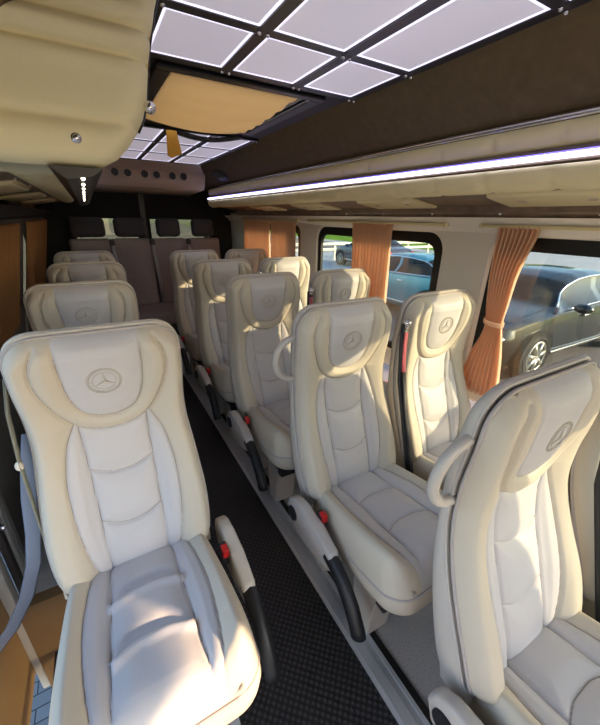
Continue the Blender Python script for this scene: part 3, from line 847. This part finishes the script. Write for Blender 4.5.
# ------------------------------------------------------------------ overhead racks
def rack(mir, y0, y1, label):
    """profile follows the wall: chrome tube, padded face, led strip, padded roll, underside consoles, walnut strip"""
    X = (lambda x: x) if not mir else (lambda x: 1.14 - x)
    cx, cy = X(1.4), (y0 + y1) / 2
    o = empty('overhead_rack', (cx, cy, Z(.2)), label, 'luggage rack')
    sh = Vector((cx, cy, Z(.2)))
    def pr(name, poly, m, parent, a=y0, b=y1, bev=0):
        return prism(name, [(X(x) - sh.x, Z(z) - sh.z) for x, z in poly], 'y', a - sh.y, b - sh.y, m, parent, bev)
    pr('rack_body', [(1.222, .282), (1.238, .205), (1.205, .200), (1.200, .165), (1.235, .125), (1.30, .110), (1.52, .075), (1.60, .075), (1.60, .25), (1.30, .295)], M['rackband'], o)
    # quilted pads: upper face and lower roll, with soft puckers along the length
    def pad(name, prof, out, m, period):
        n = int((y1 - y0) / .0125); bm = bmesh.new(); rows = []
        pf = catmull(prof, 6)
        for i in range(n + 1):
            y = y0 + (y1 - y0) * i / n
            ph = (y / period) % 1.0; k = 1 - math.exp(-((min(ph, 1 - ph)) / .075) ** 2)
            row = []
            for q in range(len(pf)):
                t = q / (len(pf) - 1); a = pf[max(q - 1, 0)]; b = pf[min(q + 1, len(pf) - 1)]
                nx, nz = (b[1] - a[1]), -(b[0] - a[0]); L = math.hypot(nx, nz) + 1e-9
                w = out * math.sin(PI * t) ** .6 * (.45 + .55 * k)
                row.append(bm.verts.new(Vector((X(pf[q][0] + nx / L * w), y, Z(pf[q][1] + nz / L * w))) - sh))
            rows.append(row)
        for A, B in zip(rows[:-1], rows[1:]):
            for q in range(len(A) - 1): bm.faces.new((A[q], A[q + 1], B[q + 1], B[q]))
        for r in (rows[0], rows[-1]): bm.faces.new(r)
        return obj_bm(name, bm, m, o, True)
    pad('upper_pad', [(1.232, .203), (1.220, .235), (1.214, .268)], -.014, M['rackcream'], .21)
    pad('lower_pad', [(1.305, .106), (1.25, .110), (1.218, .126), (1.200, .158)], -.018, M['rackcream'], .21)
    bm = bmesh.new(); add_tube(bm, [Vector((X(1.216), y, Z(.279))) - sh for y in np.linspace(y0, y1, 10)], .010, 12)
    t = obj_bm('chrome_rail', bm, M['chrome'], o, True)
    pr('led_strip', [(1.192, .184), (1.189, .177), (1.192, .171), (1.204, .171), (1.204, .184)], M['ledstrip'], o, y0 + .02, y1 - .02)
    pr('led_edge', [(1.194, .190), (1.192, .185), (1.206, .185), (1.206, .190)], M['ledviolet'], o, y0 + .02, y1 - .02)
    pr('underside', [(1.30, .109), (1.52, .074), (1.52, .068), (1.30, .102)], M['wood'], o)
    for k in range(5):
        ya = y0 + .30 + k * .78
        if ya + .46 > y1: break
        cn = pr('reading_console', [(1.315, .1005), (1.495, .072), (1.493, .058), (1.33, .084)], M['console'], o, ya, ya + .42, .006)
        bm = bmesh.new()
        for dy in (.10, .32):
            add_ball(bm, Vector((X(1.40), ya + dy, Z(.078))) - sh, .022, 12, (1, 1, .4))
        obj_bm('reading_lamp', bm, M['vent'], cn, True)
    pr('walnut_strip', [(1.52, .072), (1.60, .072), (1.60, .0), (1.56, .0), (1.53, .04)], M['wood'], o)
    n = 12
    for k in range(n):
        y = y0 + .12 + k * .36
        if y > y1: break
        bm = bmesh.new(); add_ball(bm, Vector((X(1.535), y, Z(.036))) - sh, .008, 10); obj_bm('chrome_stud', bm, M['chrome'], o, True)
        bm = bmesh.new(); add_ball(bm, Vector((X(1.312), y + .14, Z(.103))) - sh, .007, 10); obj_bm('chrome_stud', bm, M['chrome'], o, True)
    return o
rack(False, -.60, 4.12, 'long overhead rack with white led strip above the right windows')
rack(True, 1.25, 4.12, 'shaded overhead rack on the left wall behind the padded end cabinet')

# padded end cabinet in front of the left rack
c = Vector((-.18, .98, Z(.25)))
ec = empty('overhead_cabinet', c, 'big padded cream cabinet front hanging at upper left with chrome buttons', 'overhead cabinet')
def cab_outline(k=1.0, n=8):
    # (x,z) outline of the cap: bowed inner side, rounded lower inner corner
    P = [(-.60, .46), (.235, .46), (.205, .40), (.180, .315), (.172, .25), (.160, .215), (.125, .168), (.075, .125), (.03, .108), (-.05, .104), (-.20, .108), (-.60, .125)]
    return P
out = catmull(cab_outline() , 6, False)
NXc, NZc = 56, 110
bm = bmesh.new()
def cap_xmax(z): 
    pts = [(.094, .045), (.114, .085), (.14, .112), (.17, .135), (.20, .152), (.24, .166), (.28, .173), (.34, .185), (.40, .203), (.46, .225)]
    return float(np.interp(z, [p[0] for p in pts], [p[1] for p in pts]))
rows = []
for i in range(NZc + 1):
    z = .094 + (.436 - .094) * i / NZc; row = []
    for j in range(NXc + 1):
        v = j / NXc; xm = cap_xmax(z); x = -.60 + (xm + .60) * v
        zz = z + .02 * (1 - v) * (1 - i / NZc) * 0
        d = min(xm - x, (z - .094) * 1.4)
        e = math.sqrt(max(0, 1 - max(0, 1 - d / .05) ** 2))
        cr = [.300, .350]
        g = 0
        for q in cr:
            dz = z - q; g += .011 * math.exp(-(dz / .006) ** 2) - .008 * math.exp(-((dz - .026) / .016) ** 2) - .004 * math.exp(-((dz + .02) / .016) ** 2)
        low = .180
        g += .007 * math.exp(-((z - low) / .010) ** 2) - .006 * math.exp(-((z - low + .03) / .02) ** 2)
        row.append(bm.verts.new(Vector((x, .99 - .045 * e + g, Z(zz))) - c))
    rows.append(row)
for A, B in zip(rows[:-1], rows[1:]):
    for j in range(NXc): bm.faces.new((A[j], A[j + 1], B[j + 1], B[j]))
obj_bm('padded_front', bm, M['rackcream'], ec, True)
side = [(cap_xmax(z), z) for z in np.linspace(.094, .436, 30)]
bm = bmesh.new()
A = [bm.verts.new(Vector((x, .99, Z(z))) - c) for x, z in side]; B = [bm.verts.new(Vector((x - .004, 1.03, Z(z))) - c) for x, z in side]
A2 = [bm.verts.new(Vector((x - .055 - .02, 1.22, Z(z))) - c) for x, z in side]
for L1, L2 in ((A, B), (B, A2)):
    for k in range(len(L1) - 1): bm.faces.new((L1[k], L1[k + 1], L2[k + 1], L2[k]))
lo = [bm.verts.new(Vector((-.60, .99, Z(.094))) - c), bm.verts.new(Vector((-.60, 1.22, Z(.094))) - c)]
bm.faces.new((A[0], A2[0], lo[1], lo[0]))
obj_bm('side_skin', bm, M['rackcream'], ec, True)
tube('piping', [Vector((x + .001, 1.005, Z(z))) - c for x, z in side[7:]], .0045, M['bars'], ec, 8)
for x, z in ((-.128, .146), (.012, .142)):
    bm = bmesh.new(); add_ball(bm, Vector((x, .938, Z(z))) - c, .0075, 12, (1, .6, 1)); add_disc(bm, Vector((x, .942, Z(z))) - c, .0095, 'y', .006, 16)
    obj_bm('chrome_button', bm, M['chrome'], ec, True)
bm = bmesh.new(); add_ball(bm, Vector((.168, .975, Z(.222))) - c, .013, 12); obj_bm('chrome_button', bm, M['chrome'], ec, True)
# black dotted-led edge strip along the left rack's lower inside corner
sx = [(-.050, .098), (.052, .098), (.030, .082), (-.020, .074)]
o = empty('led_edge_strip', (0, 1.4, Z(.079)), 'black strip with a row of tiny lights running back under the padded cabinet', 'led strip')
prism('strip_body', [(x, z - .085) for x, z in sx], 'y', -.44, 2.6, M['bars'], o)
for k in range(9):
    bm = bmesh.new(); add_ball(bm, (.010, -.42 + .19 * k, -.007), .0042, 8); obj_bm('led', bm, M['leddot'], o, True)
# cream inner face of the left rack seen edge-on
rf = prism('rack_fascia', [(-.0, .0), (.062, .028), (.085, .09), (.075, .20), (.03, .25), (.02, .1)], 'y', 0, 2.45, M['rackcream'], None, .01); rf.location = (.0, 1.24, Z(.098))
tag(rf, 'cream inner fascia of the left rack running rearwards behind the padded cabinet', 'rack fascia')

# ------------------------------------------------------------------ rear: vents, speaker, bench
c = Vector((.60, 3.95, Z(.27)))
du = empty('air_duct', c, 'taupe duct with six round vents above the rear bench', 'air duct')
pf = [(3.70, .45), (3.84, .405), (3.895, .385), (3.92, .29), (3.96, .25), (4.62, .22), (4.62, .45)]
prism('duct_body', [(y - c.y, z - .27) for y, z in pf], 'x', -.54, .52, M['vent'], du, .008)
for k in range(6):
    x = .30 + .105 * k + (.04 if k >= 2 else 0) + (.04 if k >= 4 else 0)
    p = Vector((x, 3.895, Z(.357))) - c
    bm = bmesh.new(); add_tube(bm, [p + Vector((.036 * math.cos(a), -.002, .036 * math.sin(a))) for a in np.linspace(0, 2 * PI, 24, endpoint=False)], .007, 8, True)
    v = obj_bm('vent', bm, M['vent'], du, True)
    bm = bmesh.new(); add_disc(bm, p, .034, 'y', .012, 20); obj_bm('vent_core', bm, M['gasket'], v)
    bm = bmesh.new()
    for dz in (-.016, 0, .016): add_box(bm, p + Vector((-.028, -.012, dz - .002)), p + Vector((.028, -.004, dz + .002)))
    obj_bm('vent_slat', bm, M['dark'], v)
sp = empty('speaker', (1.150, 3.50, Z(.345)), 'round black speaker set in the felt slope above the far end of the right rack', 'speaker')
sp.rotation_euler = (0, math.radians(40), 0)
bm = bmesh.new(); add_tube(bm, [(.056 * math.cos(a), .15 * math.sin(a), 0) for a in np.linspace(0, 2 * PI, 32, endpoint=False)], .009, 8, True); obj_bm('ring', bm, M['dark'], sp, True)
bm = bmesh.new(); g = bmesh.ops.create_uvsphere(bm, u_segments=24, v_segments=12, radius=1); bmesh.ops.scale(bm, vec=(.054, .146, .012), verts=g['verts']); obj_bm('grille', bm, M['gasket'], sp, True)

# rear bench: four backrests, four headrests, one cushion
c = Vector((.575, 4.2, 0))
be = empty('rear_bench', c, 'grey fabric four-seat bench across the back of the cabin', 'bench')
bx = [-.005, .385, .765, 1.145]
def rbox_mesh(lo, hi, bev): 
    bm = bmesh.new(); add_box(bm, lo, hi, bev, 4); return bm
for k, x in enumerate(bx):
    rot = Matrix.Rotation(-.12, 3, 'X')
    bm = bmesh.new(); add_box(bm, (x - c.x - .185, -.02, .44), (x - c.x + .185, .12, 1.19), .035, 4, rot=rot)
    bb = autosmooth(obj_bm('backrest', bm, M['bench'], be))
    bm = bmesh.new()
    hw = .155 if k < 2 else .125
    add_box(bm, (x - c.x - hw, .0, 1.205), (x - c.x + hw, .11, 1.395), .045, 5, rot=rot)
    hr = autosmooth(obj_bm('headrest', bm, M['benchhead'], be))
    for s in (-.07, .07): tube('headrest_post', [(x - c.x + s, .07, 1.15), (x - c.x + s, .075, 1.23)], .006, M['chrome'], hr, 8)
bm = rbox_mesh((-.78, -.50, .36), (.77, .02, .50), .04); autosmooth(obj_bm('seat_cushion', bm, M['bench'], be))
bm = bmesh.new(); add_box(bm, (-.74, -.42, 0), (.73, .0, .36), .01); obj_bm('bench_base', bm, M['dark'], be)
for x in (.19, .575, .955):
    tube('belt_strap', [(x - c.x, -.03, 1.17), (x - c.x + .01, -.035, .95), (x - c.x + .03, -.075, .55)], 1, M['silver'], be, 8, flat=(.02, .003, (0, 1, 0)))
    bm = bmesh.new(); add_box(bm, (x - c.x - .022, -.05, 1.13), (x - c.x + .022, .0, 1.19), .008); obj_bm('belt_anchor', bm, M['dark'], be)

# ------------------------------------------------------------------ sliding-door opening at lower left
jx = XLW
d1 = struct(empty('door_1', (jx, 1.3, -.4)))
def jb(name, x0, x1, y0, y1, z0, z1, m, bev=.006):
    return box(name, (x0 - jx, y0 - 1.3, z0 + .4), (x1 - jx, y1 - 1.3, z1 + .4), m, d1, bev)
jb('jamb_edge', jx - .05, jx - .015, 1.275, 1.33, -.52, Z(.05), M['jamb'])
jb('door_seal', jx - .02, jx + .005, 1.335, 1.375, -.50, Z(.05), M['jambdark'], .01)
jb('jamb_strip', jx - .01, jx + .008, 1.385, 1.41, -.45, Z(.0), M['jamb'])
jb('jamb_panel', jx - .005, jx + .012, 1.42, 1.54, .02, Z(-.20), M['jambgrey'])
jb('upper_panel', jx - .012, jx + .018, 1.30, 1.42, .42, Z(-.15), M['jambgrey'], .012)
jb('brown_trim', jx - .03, jx + .012, 1.545, 1.60, -.1, .62, M['brown'])
for y, z in ((1.345, .62), (1.36, .46), (1.33, .36)):
    bm = bmesh.new(); add_ball(bm, (.02, y - 1.3, z + .4), .012, 10); obj_bm('bolt', bm, M['chrome'], d1, True)
sb = tube('seat_belt', [(-.255, 1.13, .82), (-.28, 1.115, .72), (-.30, 1.10, .62), (-.315, 1.08, .50), (-.335, 1.06, .40), (-.37, 1.03, .31), (-.42, 1.0, .24), (-.50, .96, .18)], 1, M['bstrap'], None, 8, flat=(.020, .0025, (0, 1, .3)))
tag(sb, 'loose blue-grey belt webbing curling down beside the front single seat', 'seat belt')
dl = empty('door_leaf', (-.53, 1.5, -.40), 'tan lower door card beside the door opening at the bottom left corner', 'door')
box('door_card', (-.02, -.80, 0), (.0, -.14, .52), M['tan'], dl, .006)
box('door_skin', (-.05, -.80, -.02), (-.022, -.14, .9), M['jamb'], dl, .006)
struct(box('wall_step', (-.50, 1.27, -.62), (-.30, 1.318, -.002), M['brown']))
# step well below the opening
struct(box('floor_step', (-.44, -.4, -.34), (-.30, 1.26, -.30), M['jambdark']))
struct(prism('trim_8', [(-.325, -.06), (-.325, .006), (-.285, .006), (-.285, -.06)], 'y', -.4, 1.3, M['alu']))

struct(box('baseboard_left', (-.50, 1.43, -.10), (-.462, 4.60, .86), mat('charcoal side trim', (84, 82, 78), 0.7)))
# ------------------------------------------------------------------ outside
GZ = Z(-2.2)
struct(box('ground', (-60, -40, GZ - .1), (120, 120, GZ - .012), M['asphalt']))
struct(box('ground_paving', (-8, -6, GZ - .012), (-.2, 8, GZ), M['paver']))
struct(box('ground_verge', (15.5, -30, GZ - .012), (21.5, 13.5, GZ + .02), M['grass']))
struct(box('ground_road', (22, -30, GZ - .012), (40, 90, GZ + .01), M['road']))
struct(box('ground_lane', (7.5, 13, GZ - .011), (20, 22, GZ + .005), M['road']))
bm = bmesh.new(); add_prism(bm, [(24, GZ), (34, GZ + 1.6), (44, GZ + 1.6), (44, GZ)], 'y', 20, 110)
struct(obj_bm('hill', bm, M['grass']))
gr = empty('guardrail', (14, 17, GZ), 'pale steel guardrail along the road beyond the teal car', 'guardrail')
for z0 in (.52, .82):
    bm = bmesh.new(); 
    add_box(bm, (-10, -.04, z0), (16, .04, z0 + .16), .03)
    obj_bm('rail', bm, M['steel'], gr)
for k in range(14): box('post', (-9.7 + 1.95 * k, .05, 0), (-9.58 + 1.95 * k, .12, 1.0), M['steel'], gr)
def tree(x, y, h, r, label):
    t = empty('tree', (x, y, GZ), label, 'tree', 'trees across the road')
    tube('trunk', [(0, 0, 0), (.1, 0, h * .4), (0, .1, h * .7)], [.22, .17, .10], M['bark'], t, 8)
    bm = bmesh.new(); rnd = random.Random(int(x * 10 + y))
    for k in range(16):
        g = bmesh.ops.create_icosphere(bm, subdivisions=2, radius=r * rnd.uniform(.35, .6))
        for v in g['verts']: v.co *= rnd.uniform(.85, 1.15)
        a = rnd.uniform(0, 2 * PI); q = rnd.uniform(0, r * .7)
        bmesh.ops.translate(bm, vec=(q * math.cos(a), q * math.sin(a), h * rnd.uniform(.55, 1.0)), verts=g['verts'])
    obj_bm('crown', bm, M['leaf'], t)
for i, (x, y, h, r) in enumerate(((46, 22, 7, 3.2), (50, 36, 9, 4), (44, 48, 8, 3.6), (38, 62, 9, 4.2), (50, 4, 8, 3.5))):
    tree(x, y, h, r, ['dark tree across the road beyond the black sedan', 'dark tree beyond the teal car roof', 'tall dark tree beyond the guardrail', 'dark tree far down the road', 'dark tree at the far right across the road'][i])
b = empty('low_building', (60, 16, GZ), 'long pale low building across the road', 'building')
box('wall', (0, -14, 0), (6, 3, 4.5), M['build'], b); box('roof_slab', (-.4, -14.4, 4.5), (6.4, 3.4, 4.8), M['steel'], b)
for k in range(5): box('window', (-.04, -13 + 3.2 * k, 1.2), (.02, -11 + 3.2 * k, 3.0), M['carglass'], b)

def car(paint, loc, rz, label, L=5.1, Wd=1.87, Ht=1.45, star=False):
    """sedan lofted along its length: x forward from tail 0 to nose L, y half-width, z up"""
    o = empty('car', loc, label, 'car', 'parked cars outside'); o.rotation_euler = (0, 0, rz)
    f = lambda k: [tuple(p) for p in k]
    def it(x, T): return float(np.interp(x / L, [t[0] for t in T], [t[1] for t in T]))
    hood = [(0, .62), (.02, .88), (.06, 1.0), (.16, 1.05), (.30, 1.02), (.60, .98), (.70, .97), (.84, .90), (.94, .80), (.985, .66), (1, .55)]
    roof = [(0, .62), (.02, .88), (.06, 1.0), (.15, 1.06), (.27, 1.36), (.36, Ht - .01), (.46, Ht), (.54, Ht - .03), (.60, Ht - .12), (.71, .98), (.84, .90), (.94, .80), (.985, .66), (1, .55)]
    hw = [(0, .70), (.03, .82), (.12, .90), (.3, .935), (.6, .935), (.8, .92), (.92, .84), (.98, .66), (1, .50)]
    low = [(0, .42), (.04, .26), (.12, .20), (.9, .20), (.97, .24), (1, .36)]
    xs = sorted(set(list(np.linspace(0, L, 61)) + [.98 * L, .99 * L]))
    bm = bmesh.new(); rows = []
    def section(x):
        h, rf, w, lo = it(x, hood), it(x, roof), it(x, hw) * Wd / 1.87, it(x, low)
        cab = max(0, rf - h)
        k = min(1, cab / .25)
        wr = w * (.96 - .24 * k)
        pts = [(w * .86, lo), (w * .97, lo + .10), (w, lo + (h - lo) * .45), (w * .985, lo + (h - lo) * .72), (w * .95, h - .035), (w * .90, h)]
        top = rf
        pts += [(wr * .99 if k > .05 else w * .80, h + cab * .45 + .004), (wr * .93 if k > .05 else w * .70, h + cab * .86 + .010), (wr * .78, top + .006 if cab > .02 else top + .012), (wr * .45, top + .02), (0, top + .028)]
        return pts, k
    for x in xs:
        pts, k = section(x)
        rows.append((x, [bm.verts.new((x, y, z)) for y, z in pts] + [bm.verts.new((x, -y, z)) for y, z in pts[-2::-1]], k))
    n = len(rows[0][1]); m6 = 10
    for (xa, A, ka), (xb, B, kb) in zip(rows[:-1], rows[1:]):
        for q in range(n - 1):
            fc = bm.faces.new((A[q], A[q + 1], B[q + 1], B[q]))
            fx = (xa + xb) / 2 / L; mid = q if q < m6 else n - 2 - q
            sideg = mid in (5, 6) and .20 < fx < .665 and min(ka, kb) > .25 and not (.425 < fx < .445)
            frontg = mid >= 7 and .595 < fx < .705
            rearg = mid >= 7 and .155 < fx < .275
            if sideg or frontg or rearg: fc.material_index = 1
        bm.faces.new((A[0], B[0], B[-1], A[-1]))
    bm.faces.new(rows[0][1]); bm.faces.new(rows[-1][1][::-1])
    # no arch is cut: black discs proud of the sill paint its shadow
    body = obj_bm('body', bm, [paint, M['carglass']], o, True); autosmooth(body, 35)
    wh = .345
    for wx in (.19 * L, .80 * L):
        for s in (-1, 1):
            w = it(wx, hw) * Wd / 1.87
            bm = bmesh.new(); add_disc(bm, (wx, s * (w - .07), wh + .01), wh + .055, 'y', .16, 32); obj_bm('arch_shadow_disc', bm, M['gasket'], o)
            bm = bmesh.new(); add_tube(bm, [(wx + (wh - .055) * math.cos(a), s * (w - .075), wh + (wh - .055) * math.sin(a)) for a in np.linspace(0, 2 * PI, 32, endpoint=False)], 1, 10, True, flat=(.055, .105, (0, 1, 0)))
            ty = obj_bm('wheel', bm, M['tyre'], o, True)
            bm = bmesh.new()
            add_tube(bm, [(wx + .235 * math.cos(a), s * (w + .015), wh + .235 * math.sin(a)) for a in np.linspace(0, 2 * PI, 32, endpoint=False)], .016, 8, True)
            for k in range(7):
                a = 2 * PI * k / 7 + .2
                add_tube(bm, [(wx + .03 * math.cos(a), s * (w + .02), wh + .03 * math.sin(a)), (wx + .235 * math.cos(a), s * (w + .012), wh + .235 * math.sin(a))], [.030, .026], 8)
            add_disc(bm, (wx, s * (w + .02), wh), .05, 'y', .04, 16)
            obj_bm('alloy_rim', bm, M['alloy'], ty, True)
    for s in (-1, 1):
        w = it(.93 * L, hw) * Wd / 1.87
        bm = bmesh.new(); add_ball(bm, (.93 * L, s * w * .80, .67), 1, 16, (.13, .14, .06)); obj_bm('headlight', bm, M['lamp'], o, True)
        bm = bmesh.new(); add_ball(bm, (.035 * L, s * .74 * Wd / 1.87, .82), 1, 14, (.14, .14, .10)); obj_bm('tail_light', bm, M['red'], o, True)
        bm = bmesh.new(); add_ball(bm, (.645 * L, s * 1.04 * Wd / 1.87, 1.02), 1, 14, (.10, .13, .075)); obj_bm('mirror', bm, paint, o, True)
        w2 = it(.5 * L, hw) * Wd / 1.87
        box('sill_strip', (.27 * L, s * w2 - .012, .335), (.72 * L, s * w2 + .012, .365), M['chrome'], o, .004)
        pts = [(x, s * (it(x, hw) * .935 * Wd / 1.87), it(x, hood) + .012) for x in np.linspace(.20 * L, .66 * L, 14)]
        tube('window_trim', pts, .012, M['chrome'], o, 6)
        pts = []
        for x in np.linspace(.20 * L, .70 * L, 26):
            pt, k = section(x); pts.append((x, s * (pt[7][0] + .008), pt[7][1] + .004))
        tube('roof_trim', pts, .014, M['chrome'], o, 6)
        for dx in (.36, .54): box('door_handle', (dx * L, s * (w2 - .02), .84), (dx * L + .17, s * (w2 + .022), .872), M['chrome'], o, .008)
    bm = bmesh.new(); add_box(bm, (.985 * L, -.38, .42), (1.0 * L + .015, .38, .70), .03)
    obj_bm('grille', bm, M['steel'], o)
    if star:
        bm = bmesh.new(); add_tube(bm, [(.965 * L, .035 * math.cos(a), .80 + .035 * math.sin(a)) for a in np.linspace(0, 2 * PI, 20, endpoint=False)], .004, 6, True)
        for k in range(3):
            a = PI / 2 + k * 2 * PI / 3; add_tube(bm, [(.965 * L, 0, .80), (.965 * L, .035 * math.cos(a), .80 + .035 * math.sin(a))], .003, 6)
        obj_bm('hood_emblem', bm, M['chrome'], o, True)
    return o
car(M['carblack'], (9.58, 3.32, GZ), PI, 'black sedan parked nose towards the van outside the near right window', star=True)
car(M['carteal'], (7.3, 4.45, GZ), PI / 2, 'teal sedan parked outside beyond the middle right window', L=4.6, Wd=1.78, Ht=1.42)
car(M['carnavy'], (12.0, 11.6, GZ), PI / 2, 'dark blue car further off, seen left of the middle window curtain', L=4.4, Wd=1.75, Ht=1.42)

# ------------------------------------------------------------------ light
sun = bpy.data.lights.new('sun', 'SUN'); sun.energy = 6.4; sun.angle = math.radians(0.7); sun.color = (1.0, .69, .43)
so = bpy.data.objects.new('sun', sun); link(so); so.location = (8, -8, 6)
SD = Vector((-1, 1.1, -.46)).normalized()
so.rotation_euler = SD.to_track_quat('-Z', 'Y').to_euler()
w = bpy.data.worlds.new('world'); SC.world = w; w.use_nodes = True
nt = w.node_tree; bg = nt.nodes['Background']
sky = nt.nodes.new('ShaderNodeTexSky'); sky.sky_type = 'NISHITA'; sky.sun_disc = False
sky.sun_elevation = math.radians(25); sky.sun_rotation = math.atan2(1, -1.1); sky.air_density = 1.0; sky.dust_density = 2.0
nt.links.new(sky.outputs['Color'], bg.inputs['Color']); bg.inputs['Strength'].default_value = 0.36

# ------------------------------------------------------------------ camera (two vanishing points solved from the photograph)
a = np.array([85 - 300, 214 - 362.5]); b = np.array([940 - 300, 232 - 362.5]); F = math.sqrt(-(a @ b))
Yv = np.array([*a, F]); Yv /= np.linalg.norm(Yv); Xv = np.array([*b, F]); Xv /= np.linalg.norm(Xv); Zv = np.cross(Xv, Yv)
if Zv[1] > 0: Zv = -Zv
Rm = np.stack([Xv, Yv, Zv], 1)       # world axes in image axes (right, down, forward)
cam = bpy.data.cameras.new('camera'); co = bpy.data.objects.new('camera', cam); link(co)
right, down, fwd = Rm[0], Rm[1], Rm[2]
co.matrix_world = Matrix(((right[0], -down[0], -fwd[0], 0), (right[1], -down[1], -fwd[1], 0), (right[2], -down[2], -fwd[2], H0), (0, 0, 0, 1)))
cam.sensor_fit = 'HORIZONTAL'; cam.sensor_width = 36; cam.lens = F / 600 * 36; cam.clip_start = .02; cam.clip_end = 400
SC.camera = co
SC.view_settings.view_transform = 'Standard'; SC.view_settings.look = 'None'
SC.view_settings.gamma = 1.0; SC.view_settings.use_curve_mapping = False
SC.view_settings.exposure = 0.8
SC.cycles.use_denoising = True
SC.cycles.max_bounces = 10; SC.cycles.diffuse_bounces = 6; SC.cycles.transparent_max_bounces = 12
